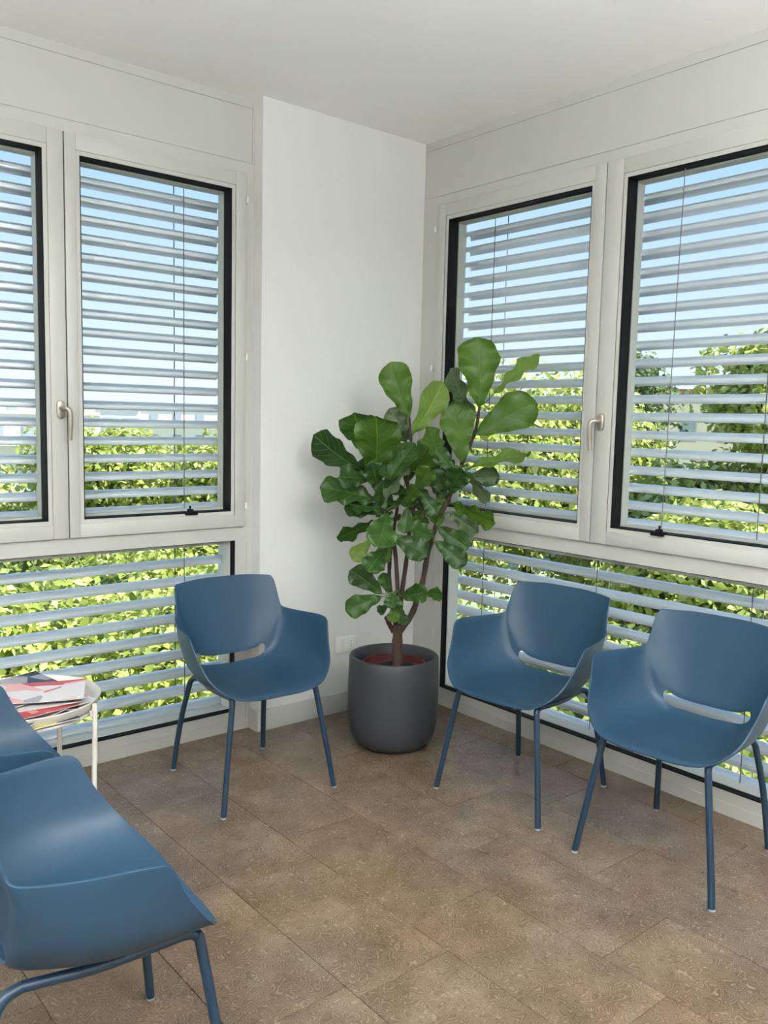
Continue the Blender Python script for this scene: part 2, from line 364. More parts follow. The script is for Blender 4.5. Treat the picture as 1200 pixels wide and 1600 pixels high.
def window(name,T,sashes,s_end,low,face0=0.0):
    """sashes: list of (outer0, outer1, inner0, inner1, handle_s or None, handle side, hinge side)"""
    root=empty(name); struct(root)
    s0=min(q[0] for q in sashes); s1=max(q[1] for q in sashes)
    f=MB()
    a=low[2]                                    # where the frame starts next to the corner
    # outer fixed frame, 9 cm deep
    f.box((a,0,ZLT),(s0+.02,.09,Z2-.001),T); f.box((s1-.02,0,ZLT),(s_end,.09,Z2-.001),T)
    f.box((s0+.02,0,ZST-.02),(s1-.02,.09,Z2-.001),T)    # head
    f.box((s0+.02,0,ZLT),(s1-.02,.09,ZSB+.02),T)        # transom
    f.box((low[0],0,.0),(low[1],.09,.045),T); f.box((low[0],.0035,.045),(low[1],.09,ZLB),T)   # stepped bottom rail
    f.box((a,.0,0),(low[0],.09,ZLT),T); f.box((low[1],0,0),(s_end,.09,ZLT),T)
    # thin moulding line beside the lower opening
    f.box((a+.012,-.003,.05),(low[0]-.055,0,ZLT-.01),T) if low[0]-.055>a+.02 else None
    f.box((s0,.09,0),(s1,.15,.05),T)            # outer sill block
    f.box((s0-.03,.09,Z2-.095),(s1+.03,.15,Z2),T)
    f.build('frame',M['frame'],root)
    for (o0,o1,i0,i1,hs,hside,hg) in sashes:
        sm=MB(); g=.0022
        O0,O1=o0+g,o1-g
        b=.016
        frame_ring(sm,i0-b,i1+b,ZIB-b,ZIT+b,-.015,.055,(i0-b-O0,O1-i1-b,ZIB-b-ZSB,ZST-ZIT-b),T,bev=.0018)
        frame_ring(sm,i0,i1,ZIB,ZIT,-.011,.055,(b,b,b,b),T)
        so=sm.build('sash',M['frame'],root)
        gm=MB(); t=.004
        frame_ring(gm,i0+t,i1-t,ZIB+t,ZIT-t,-.0095,.050,(t,t,t,t),T); gm.build('gasket',M['gasket'],so)
        MB().box((i0,.040,ZIB),(i1,.046,ZIT),T).build('glass_pane',M['glass'],so)
        om=MB(); frame_ring(om,i0+.004,i1-.004,ZIB+.012,ZIT-.010,.056,.10,(.03,.03,.03,.03),T); om.build('outer_frame',M['frame'],so)
        if hs is not None: handle(T,hs,1.398,hside,so)
        for hz in (2.29,1.64,1.003):
            if hg is not None: MB().tube([T(Vector((hg,-.008,hz-.014))),T(Vector((hg,-.008,hz+.014)))],.0055,8).build('hinge',M['white_plastic'],so)
    # black strip that stands in for shadow in the gap between the sashes
    for q in sashes[:-1]:
        MB().box((q[1]-.0018,-.0075,ZSB+.001),(q[1]+.0018,.02,ZST-.001),T).build('joint_seal',M['gasket'],root)
    lm=MB(); t=.005
    frame_ring(lm,low[0]+t,low[1]-t,ZLB+t,ZLT-.002,.002,.034,(t,t,t,.001),T); lm.build('lower_gasket',M['gasket'],root)
    MB().box((low[0],.024,ZLB),(low[1],.030,ZLT),T).build('lower_glass_pane',M['glass'],root)
    om=MB(); frame_ring(om,low[0]+.010,low[1]-.01,ZLB+.008,ZLT-.018,.034,.10,(.03,.03,.03,.03),T); om.build('lower_outer_frame',M['rail'],root)
    return root
w1=window('window_1',TL,[(.951,1.710,1.017,1.652,None,1,.944),(1.710,2.47,1.786,2.40,1.738,-1,None)],WL_END,(.990,2.43,PW))
w1['label']='left window: two sashes over a low fixed pane, handle on its left sash'
w2=window('window_2',TR_,[(.120,1.066,.184,.997,None,1,.092),(1.066,2.02,1.159,1.95,1.098,-1,None)],WR_END,(.202,1.95,.0))
w2['label']='right window: two sashes over a low fixed pane, handle on its right sash'
w3=window('window_3',lambda v: TR_(Vector((v[0]+2.43,v[1],v[2]))),[(.120,1.066,.184,.997,None,1,None),(1.066,2.02,1.159,1.95,1.098,-1,None)],2.12,(.202,1.95,.02))  # unseen window, added to bring more daylight into the room
header('wall_right_far',TR_,2.45,4.55)
# black clips on the sash bottoms
def clip(T,s,nm,label):
    c=MB(); z=ZIB
    c.box((s-.027,-.024,z-.006),(s+.027,.010,z+.009),T,bev=.002); c.box((s-.010,-.018,z+.009),(s+.010,.004,z+.019),T,bev=.002)
    c.tube([T(Vector((s,-.004,z+.018))),T(Vector((s,-.004,z+.032)))],.004,8)
    o=c.build(nm,M['gasket']); tag(o,label,'clip','black cord clips on the window sashes')
clip(TL,1.206,'cord_clip','small black clip at the foot of the left window sash nearest the corner')
clip(TR_,1.375,'cord_clip','small black clip at the foot of the far-right window sash')

# ------------------------------------------------------------------ external blinds
def blind(name,T,s0,s1,n0,zs,cords,label,mid_rails=()):
    root=tag(empty(name),label,'window blind','external slatted blinds')
    prof=[(0,-.015),(-.0005,-.009),(.0,-.0035),(.0035,-.0025),(.0035,.0005),(.008,.0055),(.022,.0125),(.040,.016),(.056,.0135),(.068,.006),(.074,-.004),(.076,-.017)]
    th=.0012
    pts=[(a,b) for a,b in prof]+[(a+(.001 if a<.03 else -.001),b-th-.0004) for a,b in prof[::-1]]
    n=len(pts)
    ends=(s0,s1)
    vs=[(e,a,b) for e in ends for a,b in pts]
    fs=[(k,(k+1)%n,n+(k+1)%n,n+k) for k in range(n)]+[tuple(range(n))[::-1],tuple(range(n,2*n))]
    o0=T(Vector((0,0,0)))
    me=bpy.data.meshes.new('slat'); me.from_pydata([tuple(T(Vector(v))-o0) for v in vs],[],fs); me.materials.append(M['slat'])
    bm=bmesh.new(); bm.from_mesh(me); bmesh.ops.recalc_face_normals(bm,faces=bm.faces); bm.to_mesh(me); bm.free()
    for p_ in me.polygons: p_.use_smooth=True
    me.set_sharp_from_angle(angle=math.radians(38))
    for z in zs:
        o=bpy.data.objects.new('slat',me); o.location=T(Vector((0,n0,z))); link(o,root)
    zt,zb=max(zs)+.03,.03
    for s,sg in ((s0-.004,-1),(s1+.004,1)):
        r=MB(); r.box((s,n0+.012,zb-.02),(s+sg*.028,n0+.05,Z2-.03),T); r.box((s-sg*.002,n0+.016,zb-.02),(s+sg*.01,n0+.024,Z2-.03),T)
        r.build('guide_rail',M['rail'],root)
    for c in cords:
        MB().tube([T(Vector((c,n0-.004,zb+.03))),T(Vector((c,n0-.004,zt+.06)))],.0018,6).build('cord',M['cord'],root)
        MB().tube([T(Vector((c+.004,n0+.078,zb+.03))),T(Vector((c+.004,n0+.078,zt+.06)))],.0024,6).build('cord',M['cord'],root)
    MB().box((s0,n0+.01,zb-.03),(s1,n0+.07,zb-.012),T).build('bottom_rail',M['slat'],root)
    MB().box((s0-.02,n0-.005,Z2-.085),(s1+.02,n0+.085,Z2-.01),T).build('head_rail',M['rail'],root)
    return root
ZS_L=[2.288-.0714*k-.010 for k in range(19)]+[.753-.0810*k for k in range(9)]+[.87-.02]
ZS_L=[z for z in ZS_L if z!=.85]+[.912,.838]
blind('external_blind',TL,.980,2.50,.112,sorted(ZS_L),(1.176,1.98),'wide grey slatted blind outside the left window, above the magazine table')
ZS_R=[2.272-.0708*k for k in range(19)]+[.905,.838]+[.762-.0745*k for k in range(10)]
blind('external_blind',TR_,.152,2.06,.095,sorted(ZS_R),(.385,1.035,1.705),'wide grey slatted blind outside the right window, behind two chairs')
blind('external_blind',lambda v: TR_(Vector((v[0]+2.43,v[1],v[2]))),.152,2.06,.095,sorted(ZS_R),(.385,1.035,1.705),'slatted blind outside the window behind the viewer')  # unseen blind, added to keep sun patches off the visible floor
# narrow pull line hanging in front of the far-right sash
l=MB().tube([TR_(Vector((1.375,.008,ZIB+.02))),TR_(Vector((1.375,.030,ZIT)))],.0017,6).build('pull_line',M['cord'])
tag(l,'thin dark vertical line in front of the right window sash, ending at its black clip','cord')

# ------------------------------------------------------------------ unseen fill lamps added behind the viewer
def fill_panel(x,y):  # unseen panel, added to brighten the room
    r=tag(empty('ceiling_lamp',(x,y,H)),None,None)
    m=MB(); m.box((-.30,-.30,-.03),(.30,-.285,0)); m.box((-.30,.285,-.03),(.30,.30,0)); m.box((-.30,-.285,-.03),(-.285,.285,0)); m.box((.285,-.285,-.03),(.30,.285,0))
    m.build('lamp_frame',M['frame'],r)
    e=bpy.data.materials.get('lamp_diffuser')
    if not e:
        e=bpy.data.materials.new('lamp_diffuser'); e.use_nodes=True; b=e.node_tree.nodes['Principled BSDF']
        b.inputs['Emission Color'].default_value=(1,.97,.92,1); b.inputs['Emission Strength'].default_value=1.5
    MB().box((-.285,-.285,-.022),(.285,.285,-.004)).build('diffuser',e,r)
    ld=bpy.data.lights.new('lamp_light','AREA'); ld.shape='SQUARE'; ld.size=.56; ld.energy=FILL_PANEL_W; ld.color=(1,.975,.94)
    lo=bpy.data.objects.new('lamp_light',ld); lo.location=(0,0,-.035); link(lo,r)
    return r
for (x,y),lb in (((-1.3,-4.1),'square white ceiling lamp near the right wall, behind the viewer'),((-3.5,-4.1),'square white ceiling lamp near the back wall, behind the viewer'),((-3.9,-1.9),'square white ceiling lamp by the side wall, left of the viewer')):
    tag(fill_panel(x,y),lb,'ceiling lamp','square ceiling lamps')

def fill_uplighter(x,y,label):  # unseen standing lamp, added to bounce fill light off the ceiling
    r=tag(empty('uplight_lamp',(x,y,0)),label,'floor lamp','standing uplights')
    MB().lathe([(0,0),(.14,0),(.14,.012),(.13,.018),(0,.02)],40).build('base',M['white_plastic'],r)
    MB().tube([(0,0,.018),(0,0,1.72)],.012,14).build('pole',M['white_plastic'],r)
    MB().lathe([(.03,1.70),(.10,1.74),(.17,1.82),(.19,1.86),(.185,1.86),(.165,1.825),(.095,1.75),(0,1.73)],48).build('bowl',M['white_plastic'],r)
    ld=bpy.data.lights.new('lamp_light','AREA'); ld.shape='DISK'; ld.size=.30; ld.energy=FILL_UPLIGHT_W; ld.color=(.97,1,.985)
    lo=bpy.data.objects.new('lamp_light',ld); lo.location=(0,0,1.835); lo.rotation_euler=(PI,0,0); link(lo,r)
fill_uplighter(-1.6,-3.9,'white standing uplight near the right wall, behind the viewer')
fill_uplighter(-3.9,-2.9,'white standing uplight by the side wall, left of the viewer')

# ================================================================== CHAIRS
# half-shell stations (v) x cross points (u): x right, y forward, z up
SHELL=[
 [(0,.240,.407),(.098,.240,.407),(.182,.226,.421),(.242,.182,.469),(.268,.130,.540),(.286,.094,.618)],
 [(0,.130,.400),(.098,.130,.401),(.182,.122,.416),(.242,.096,.465),(.267,.062,.540),(.281,.034,.622)],
 [(0,.010,.393),(.093,.010,.396),(.175,.006,.413),(.233,-.008,.468),(.256,-.026,.545),(.263,-.046,.620)],
 [(0,-.090,.399),(.086,-.090,.403),(.156,-.092,.424),(.207,-.098,.480),(.232,-.106,.555),(.240,-.118,.621)],
 [(0,-.150,.420),(.075,-.148,.424),(.130,-.142,.434),(.180,-.136,.478),(.214,-.138,.566),(.228,-.150,.627)],
 [(0,-.168,.466),(.075,-.165,.468),(.124,-.157,.482),(.168,-.148,.524),(.204,-.148,.585),(.224,-.160,.647)],
 [(0,-.196,.585),(.072,-.193,.585),(.118,-.187,.590),(.163,-.178,.610),(.199,-.172,.650),(.217,-.174,.695)],
 [(0,-.228,.757),(.072,-.226,.757),(.116,-.222,.755),(.159,-.214,.752),(.194,-.206,.749),(.213,-.198,.746)],
]
VST=[0,.16,.34,.50,.62,.70,.82,1.0]
def cr(P,t,ts=None):
    """Catmull-Rom through points P at parameters ts"""
    n=len(P)
    if ts is None: ts=[i/(n-1) for i in range(n)]
    i=max(0,min(n-2,next((k for k in range(n-1) if t<=ts[k+1]),n-2)))
    h=ts[i+1]-ts[i]; x=(t-ts[i])/h
    def tan(k):
        if k==0: return (P[1]-P[0])/(ts[1]-ts[0])
        if k==n-1: return (P[-1]-P[-2])/(ts[-1]-ts[-2])
        return (P[k+1]-P[k-1])/(ts[k+1]-ts[k-1])
    a,b=tan(i)*h,tan(i+1)*h
    return (2*x**3-3*x*x+1)*P[i]+(x**3-2*x*x+x)*a+(-2*x**3+3*x*x)*P[i+1]+(x**3-x*x)*b
def shell_pt(u,v):
    rows=[]
    for r in SHELL:
        q=[Vector(c) for c in r]
        # mirror one point so the tangent across the centre line is level
        full=[Vector((-q[1].x,q[1].y,q[1].z))]+q
        ts=[-.2]+[k/5 for k in range(6)]
        rows.append(cr(full,u,ts))
    return cr(rows,v,VST)
def shell_mesh():
    SV0,SV1=.632,.690            # slot between the rear of the seat and the lower edge of the back
    rows=[0,.004,.012,.025,.045,.07,.10,.135,.17,.21,.25,.29,.33,.37,.41,.45,.49,.53,.565,.60,SV0]
    k=7
    rows+=[SV0+(SV1-SV0)*(.5-.5*math.cos(PI*j/k)) for j in range(1,k)]
    rows+=[SV1,.71,.73,.755,.78,.81,.84,.87,.90,.925,.945,.96,.972,.982,.990,.996,1.0]
    us,r=.50,.07
    def ub(v):
        if v<=SV0 or v>=SV1:
            d=(SV0-v) if v<=SV0 else (v-SV1)
            return (us-r)+0*d
        t=(v-(SV0+SV1)/2)/((SV1-SV0)/2); return us-r+r*math.sqrt(max(0,1-t*t))
    def umax(v):
        m=1.0
        rf=.050
        if v<rf: t=(rf-v)/rf; m=1-.052*(1-math.sqrt(max(0,1-t*t)))
        rb=.085
        if v>1-rb: t=(v-(1-rb))/rb; m=1-.12*(1-math.sqrt(max(0,1-t*t)))
        return m
    A_,B_=10,12
    verts=[];idx={}
    def ulist(v):
        b=ub(v); m=umax(v)
        return [b*j/A_ for j in range(A_+1)]+[b+(m-b)*j/B_ for j in range(1,B_+1)]
    nr=len(rows); nc=A_+B_+1
    grid={}
    for i,v in enumerate(rows):
        for j,u in enumerate(ulist(v)):
            q=shell_pt(u,v)
            # front lip rolls down a little
            if v<.05: q.z-=.010*((.05-v)/.05)**2*(1-min(1,u*1.2)) 
            for sgn in (1,-1):
                if j==0 and sgn==-1: grid[i,0,-1]=grid[i,0,1]; continue
                grid[i,j,sgn]=len(verts); verts.append((q.x*sgn,q.y,q.z))
    faces=[]
    i0=rows.index(SV0); i1=rows.index(SV1)
    for i in range(nr-1):
        for j in range(nc-1):
            if i0<=i<i1 and j<A_: continue
            for sgn in (1,-1):
                f=(grid[i,j,sgn],grid[i,j+1,sgn],grid[i+1,j+1,sgn],grid[i+1,j,sgn])
                faces.append(f if sgn==1 else f[::-1])
    me=bpy.data.meshes.new('shell'); me.from_pydata(verts,[],faces); me.update()
    bm=bmesh.new(); bm.from_mesh(me)
    bmesh.ops.delete(bm,geom=[v for v in bm.verts if not v.link_faces],context='VERTS')
    bmesh.ops.recalc_face_normals(bm,faces=bm.faces)
    # make normals point to the sitter (up/inside) then thicken away from them
    if sum(f.normal.z for f in bm.faces if f.calc_center_median().z<.45)<0: bmesh.ops.reverse_faces(bm,faces=bm.faces)
    bm.to_mesh(me); bm.free()
    for p_ in me.polygons: p_.use_smooth=True
    me.materials.append(M['blue'])
    return me
SHELL_ME=shell_mesh()
def make_chair():
    root=empty('armchair')
    sh=link(bpy.data.objects.new('shell',SHELL_ME),root)
    md=sh.modifiers.new('thickness','SOLIDIFY'); md.thickness=.0055; md.offset=-1
    bv=sh.modifiers.new('edge','BEVEL'); bv.width=.0016; bv.segments=2; bv.limit_method='ANGLE'; bv.angle_limit=math.radians(50)
    R=.0105
    for s in (1,-1):
        front=[(.230*s,.243,.006),(.2*s,.2175,.21),(.1745*s,.196,.374),(.171*s,.190,.390),(.168*s,.178,.397),(.166*s,.160,.398)]
        rear=[(.200*s,-.245,.006),(.184*s,-.212,.20),(.1655*s,-.175,.350),(.160*s,-.166,.374),(.155*s,-.150,.389),(.150*s,-.125,.394)]
        rail=[(.166*s,.160,.398),(.164*s,.10,.3935),(.160*s,.0,.389),(.153*s,-.08,.392),(.150*s,-.125,.394)]
        for p_,nm in ((front,'leg'),(rear,'leg'),(rail,'side_rail')):
            q=smooth_path(p_,4)
            lg=MB().tube(q,R if nm=='leg' else R*.98,14).build(nm,M['blue_metal'],root)
            if nm=='leg':
                x,y,z=p_[0]; MB().lathe([(.0098,0),(.0108,.002),(.0107,.006),(.0098,.0075)],14,(x,y,0)).build('glide',M['glide'],lg)
    MB().tube([(-.163,.10,.3925),(0,.10,.3845),(.163,.10,.3925)],.008,10).build('cross_rail',M['blue_metal'],root)
    return root
def place(o,x,y,heading,label):
    # heading: angle of the chair's forward direction from +x
    o.location=(x,y,0); o.rotation_euler=(0,0,heading-PI/2)
    tag(o,label,'chair','blue plastic armchairs of the waiting room')
ch=make_chair()
CHAIRS=[
 (-1.208,-.420,math.atan2(-.503,-.02),'blue plastic armchair in front of the left window, beside the power outlet'),
 (-.415,-1.115,math.atan2(-.05,-.48),'blue plastic armchair by the right window, next to the potted plant'),
 (-.393,-1.750,math.atan2(-.04,-.466),'blue plastic armchair by the right window, cut by the right edge of the picture'),
 (-2.304,-1.579,-.077,'large blue plastic armchair in the lower left foreground, seen from its side'),
 (-2.288,-.945,-.09,'mostly hidden blue plastic armchair between the foreground one and the magazine table'),
]
for k,(x,y,hd,lb) in enumerate(CHAIRS):
    o=ch if k==0 else copy_tree(ch)
    place(o,x,y,hd,lb)

# ================================================================== POT AND PLANT
PX,PY=-.52,-.46
pot=tag(empty('planter',(PX,PY,0)),'charcoal cylindrical planter with a rounded foot, standing in the corner','planter')
MB().lathe([(0,.0),(.118,.0),(.142,.008),(.165,.028),(.182,.060),(.190,.10),(.1935,.16),(.1945,.26),(.1925,.34),(.1905,.384),(.187,.3915),(.180,.3935),(.173,.3915),(.169,.385),(.167,.33),(.165,.27),(0,.27)],80).build('body',M['pot'],pot)
plant=tag(empty('fiddle_leaf_fig',(PX,PY,.27)),'tall broad-leaved fig plant growing from a red inner pot in the charcoal planter','plant')
inner=MB().lathe([(0,.002),(.105,.002),(.131,.066),(.135,.068),(.1365,.088),(.134,.0905),(.1315,.088),(.130,.070),(.128,.040),(0,.040)],64).build('inner_pot',M['terracotta'],plant)
sm=MB(); sm.lathe([(0,.0585),(.03,.060),(.06,.056),(.09,.059),(.1275,.056),(.1265,.045),(0,.045)],40)
so=sm.build('soil',M['soil'],plant); so['kind']='stuff'
for v in so.data.vertices: v.co.z+=random.uniform(-.002,.004)
TRUNKS=[
  ('trunk', [(-0.51, -0.475, 0.305), (-0.506, -0.463, 0.415), (-0.498, -0.456, 0.517)], 0.024, 0.021) ,
  ('branch', [(-0.513, -0.448, 0.486), (-0.525, -0.433, 0.516), (-0.548, -0.435, 0.553)], 0.012, 0.009) ,
  ('branch', [(-0.492, -0.464, 0.491), (-0.44, -0.473, 0.554), (-0.414, -0.484, 0.626), (-0.395, -0.491, 0.697), (-0.378, -0.509, 0.852), (-0.365, -0.533, 0.943), (-0.341, -0.556, 1.024), (-0.323, -0.575, 1.087), (-0.297, -0.575, 1.148), (-0.263, -0.581, 1.218), (-0.201, -0.588, 1.351), (-0.168, -0.575, 1.454)], 0.014, 0.006) ,
  ('branch', [(-0.495, -0.46, 0.504), (-0.46, -0.431, 0.64), (-0.436, -0.43, 0.792), (-0.44, -0.447, 0.93), (-0.457, -0.452, 1.074), (-0.473, -0.466, 1.158), (-0.436, -0.439, 1.293), (-0.416, -0.401, 1.402)], 0.011, 0.005) ,
  ('branch', [(-0.5, -0.456, 0.504), (-0.511, -0.463, 0.669), (-0.518, -0.446, 0.846), (-0.533, -0.434, 0.934), (-0.557, -0.416, 1.013), (-0.569, -0.397, 1.081), (-0.589, -0.383, 1.158)], 0.01, 0.006) ,
  ('branch', [(-0.505, -0.452, 0.504), (-0.486, -0.401, 0.601), (-0.484, -0.374, 0.715), (-0.465, -0.359, 0.839), (-0.457, -0.368, 0.922), (-0.443, -0.375, 1.049)], 0.01, 0.006) ,
  ('branch', [(-0.342, -0.573, 1.087), (-0.356, -0.579, 1.141), (-0.365, -0.592, 1.185)], 0.006, 0.004) ,
  ('branch', [(-0.401, -0.501, 0.772), (-0.396, -0.556, 0.884)], 0.004, 0.003) ,
  ('branch', [(-0.435, -0.445, 0.974), (-0.434, -0.5, 1.05), (-0.418, -0.525, 0.972)], 0.006, 0.004) ,
]
LEAVES=[
 (-0.169,-0.574,1.454,-0.186,-0.566,1.746,0.183,-0.635,-0.772,-0.016,1),
 (-0.109,-0.603,1.513,0.023,-0.73,1.684,0.128,-0.772,0.048,0.634,2),
 (-0.22,-0.613,1.334,-0.046,-0.785,1.475,0.168,-0.718,-0.694,0.045,1),
 (-0.158,-0.537,1.413,-0.214,-0.426,1.615,0.122,-0.964,-0.002,-0.266,3),
 (-0.286,-0.6,1.219,-0.32,-0.578,1.461,0.149,-0.625,-0.78,-0.013,1),
 (-0.416,-0.401,1.402,-0.486,-0.35,1.631,0.141,-0.607,-0.795,-0.008,1),
 (-0.434,-0.449,1.328,-0.343,-0.535,1.547,0.134,-0.312,-0.921,-0.232,2),
 (-0.369,-0.35,1.303,-0.441,-0.296,1.436,0.1,-0.588,-0.809,0.006,3),
 (-0.595,-0.391,1.156,-0.676,-0.496,1.4,0.196,-0.374,-0.8,-0.469,1),
 (-0.556,-0.265,1.26,-0.665,-0.339,1.411,0.161,-0.378,-0.695,-0.612,0),
 (-0.576,-0.301,1.163,-0.756,-0.172,1.314,0.142,-0.724,-0.587,-0.362,0),
 (-0.562,-0.382,1.045,-0.766,-0.243,1.103,0.134,-0.375,-0.769,0.517,0),
 (-0.512,-0.376,1.002,-0.662,-0.278,1.013,0.094,-0.439,-0.729,0.524,0),
 (-0.578,-0.437,1.111,-0.488,-0.522,1.295,0.117,-0.903,-0.309,0.298,0),
 (-0.476,-0.476,1.168,-0.399,-0.548,1.318,0.097,-0.898,-0.319,0.303,1),
 (-0.372,-0.599,1.186,-0.445,-0.545,1.363,0.105,-0.022,-0.958,0.287,1),
 (-0.353,-0.63,1.17,-0.423,-0.578,1.276,0.073,-0.58,-0.814,0.014,0),
 (-0.261,-0.587,1.187,-0.075,-0.775,1.269,0.114,-0.513,-0.139,0.847,2),
 (-0.249,-0.577,1.142,-0.146,-0.685,1.158,0.089,-0.726,-0.681,0.094,0),
 (-0.363,-0.607,1.091,-0.387,-0.706,1.201,0.108,-0.852,-0.281,-0.443,0),
 (-0.266,-0.61,1.176,-0.213,-0.696,1.054,0.083,-0.925,-0.037,-0.377,3),
 (-0.486,-0.542,1.103,-0.495,-0.627,1.198,0.09,-0.857,-0.34,-0.388,1),
 (-0.45,-0.444,1.081,-0.534,-0.405,1.112,0.062,-0.45,-0.884,-0.128,1),
 (-0.607,-0.464,1.028,-0.505,-0.488,1.221,0.114,-0.874,0.109,0.473,3),
 (-0.415,-0.461,1.17,-0.352,-0.521,1.247,0.062,-0.374,-0.853,-0.363,2),
 (-0.349,-0.58,1.088,-0.437,-0.575,1.177,0.083,-0.224,-0.96,-0.169,0),
 (-0.414,-0.293,1.251,-0.456,-0.283,1.323,0.055,-0.427,-0.895,-0.129,3),
 (-0.399,-0.499,1.083,-0.498,-0.44,1.047,0.071,-0.544,-0.827,0.143,1),
 (-0.382,-0.536,1.015,-0.454,-0.507,1.095,0.07,-0.334,-0.942,0.034,0),
 (-0.412,-0.379,1.111,-0.376,-0.414,1.256,0.081,-0.919,-0.369,0.143,0),
 (-0.491,-0.374,1.148,-0.563,-0.375,1.176,0.053,-0.077,-0.965,-0.252,1),
 (-0.323,-0.568,1.044,-0.197,-0.718,0.962,0.113,-0.753,-0.316,-0.577,1),
 (-0.306,-0.548,1.002,-0.228,-0.65,0.917,0.081,-0.858,-0.453,-0.243,3),
 (-0.379,-0.561,0.943,-0.31,-0.675,0.859,0.101,-0.807,-0.578,0.122,0),
 (-0.413,-0.58,0.888,-0.331,-0.687,0.797,0.091,-0.703,-0.689,0.175,0),
 (-0.385,-0.549,0.902,-0.515,-0.549,0.941,0.092,0.027,-0.995,0.094,0),
 (-0.559,-0.482,0.906,-0.487,-0.616,0.835,0.108,-0.687,-0.59,0.424,0),
 (-0.574,-0.457,0.998,-0.691,-0.54,0.882,0.138,-0.146,-0.73,0.668,0),
 (-0.556,-0.346,0.957,-0.691,-0.272,0.877,0.092,-0.145,-0.835,-0.531,0),
 (-0.57,-0.452,0.864,-0.681,-0.469,0.768,0.1,-0.434,-0.652,0.621,0),
 (-0.558,-0.331,0.868,-0.647,-0.319,0.795,0.076,-0.448,-0.792,0.414,2),
 (-0.569,-0.429,0.656,-0.681,-0.349,0.756,0.101,-0.563,-0.826,0.036,0),
 (-0.584,-0.445,0.646,-0.714,-0.369,0.587,0.095,-0.544,-0.825,0.15,0),
 (-0.533,-0.434,0.653,-0.558,-0.415,0.742,0.055,-0.61,-0.792,-0.006,0),
 (-0.53,-0.502,0.653,-0.491,-0.62,0.689,0.087,-0.939,-0.333,-0.089,0),
 (-0.434,-0.554,0.663,-0.416,-0.64,0.669,0.061,-0.978,-0.207,-0.029,0),
 (-0.583,-0.52,0.676,-0.627,-0.561,0.628,0.082,-0.355,-0.527,0.772,0),
 (-0.567,-0.464,0.611,-0.626,-0.47,0.593,0.044,-0.066,-0.861,0.504,0),
 (-0.577,-0.532,0.625,-0.622,-0.563,0.567,0.057,-0.463,-0.575,0.674,1),
 (-0.537,-0.516,0.603,-0.561,-0.56,0.546,0.054,-0.445,-0.61,0.656,0),
 (-0.493,-0.494,1.026,-0.531,-0.519,0.919,0.074,-0.714,-0.582,0.39,0),
 (-0.515,-0.499,1.045,-0.501,-0.565,1.123,0.069,-0.79,-0.529,-0.309,1),
 (-0.376,-0.451,1.003,-0.423,-0.479,0.941,0.056,-0.199,-0.824,0.53,2),
 (-0.459,-0.526,1.093,-0.413,-0.597,0.999,0.071,-0.686,-0.701,0.196,0),
 (-0.335,-0.549,1.015,-0.355,-0.54,1.079,0.042,-0.663,-0.741,-0.105,1),
 (-0.475,-0.44,1.045,-0.585,-0.374,1.015,0.069,-0.554,-0.725,0.408,0),
 (-0.504,-0.402,0.868,-0.532,-0.405,0.781,0.048,-0.934,-0.186,0.306,2),
 (-0.396,-0.499,1.004,-0.362,-0.58,0.97,0.062,-0.909,-0.412,0.066,1),
 (-0.53,-0.437,1.027,-0.574,-0.404,1.127,0.07,-0.596,-0.803,0.001,0),
]

ORG=Vector((PX,PY,.27))
for nm,pts,r0,r1 in TRUNKS:
    P_=[Vector(q)-ORG for q in pts]
    if nm=='trunk': P_[0]=Vector((P_[0].x,P_[0].y,.05))
    q=smooth_path(P_,6); n=len(q)
    rad=[(r0+(r1-r0)*k/(n-1))*(1+.10*math.sin(k*1.9)+.05*math.sin(k*4.3)) for k in range(n)]
    if nm=='trunk': rad[0]*=1.15
    MB().tube(q,rad,12).build(nm,M['bark'],plant)
PROF=[(0,.05),(.05,.16),(.12,.34),(.22,.47),(.34,.57),(.46,.73),(.58,.90),(.70,1.0),(.80,.985),(.88,.86),(.94,.64),(.98,.36),(1.0,.10)]
def prof(t):
    for (a,b),(c,d) in zip(PROF,PROF[1:]):
        if t<=c: return b+(d-b)*(t-a)/(c-a)
    return PROF[-1][1]
def leaf(base,tip,w,nrm,tone,seed):
    rg=random.Random(seed)
    b=Vector(base)-ORG; t=Vector(tip)-ORG; n=Vector(nrm).normalized()
    ax=(t-b); Ln=ax.length; ax.normalize(); n=(n-ax*n.dot(ax)).normalized(); sd=ax.cross(n)
    NU,NV=6,16
    fold=rg.uniform(.10,.26); curl=rg.uniform(-.05,.10); wav=rg.uniform(.010,.022)*min(1.3,w/.16); ph=rg.uniform(0,6); fr=rg.uniform(2.3,3.6); bend=rg.uniform(-.06,.06)
    asy=rg.uniform(-.06,.06)
    vs=[];fs=[];uv=[]
    for i in range(NV+1):
        tt=i/NV; t2=tt**.95
        hw=prof(t2)*w/2
        for j in range(-NU,NU+1):
            x=j/NU; e=abs(x)
            h=hw*(1+asy*(1 if x>0 else -1))*(1+.04*math.sin(tt*19+ph+x*2))
            off=(fold*e*h - .25*fold*e*e*h) + wav*e**2*math.sin(fr*2*PI*tt+ph+(1.7 if x>0 else 0)) - curl*Ln*(tt-.35)**2*2 + .006*math.cos(7.5*2*PI*(tt-.28*e**1.25))*.35
            p=b+ax*(Ln*tt)+sd*(x*h+bend*Ln*math.sin(PI*tt)*.5)+n*off
            vs.append(p); uv.append((x,tt))
    W=2*NU+1
    for i in range(NV):
        for j in range(2*NU): fs.append((i*W+j,i*W+j+1,(i+1)*W+j+1,(i+1)*W+j))
    return mesh_obj('leaf',vs,fs,LEAFM[tone],plant,True,uv)
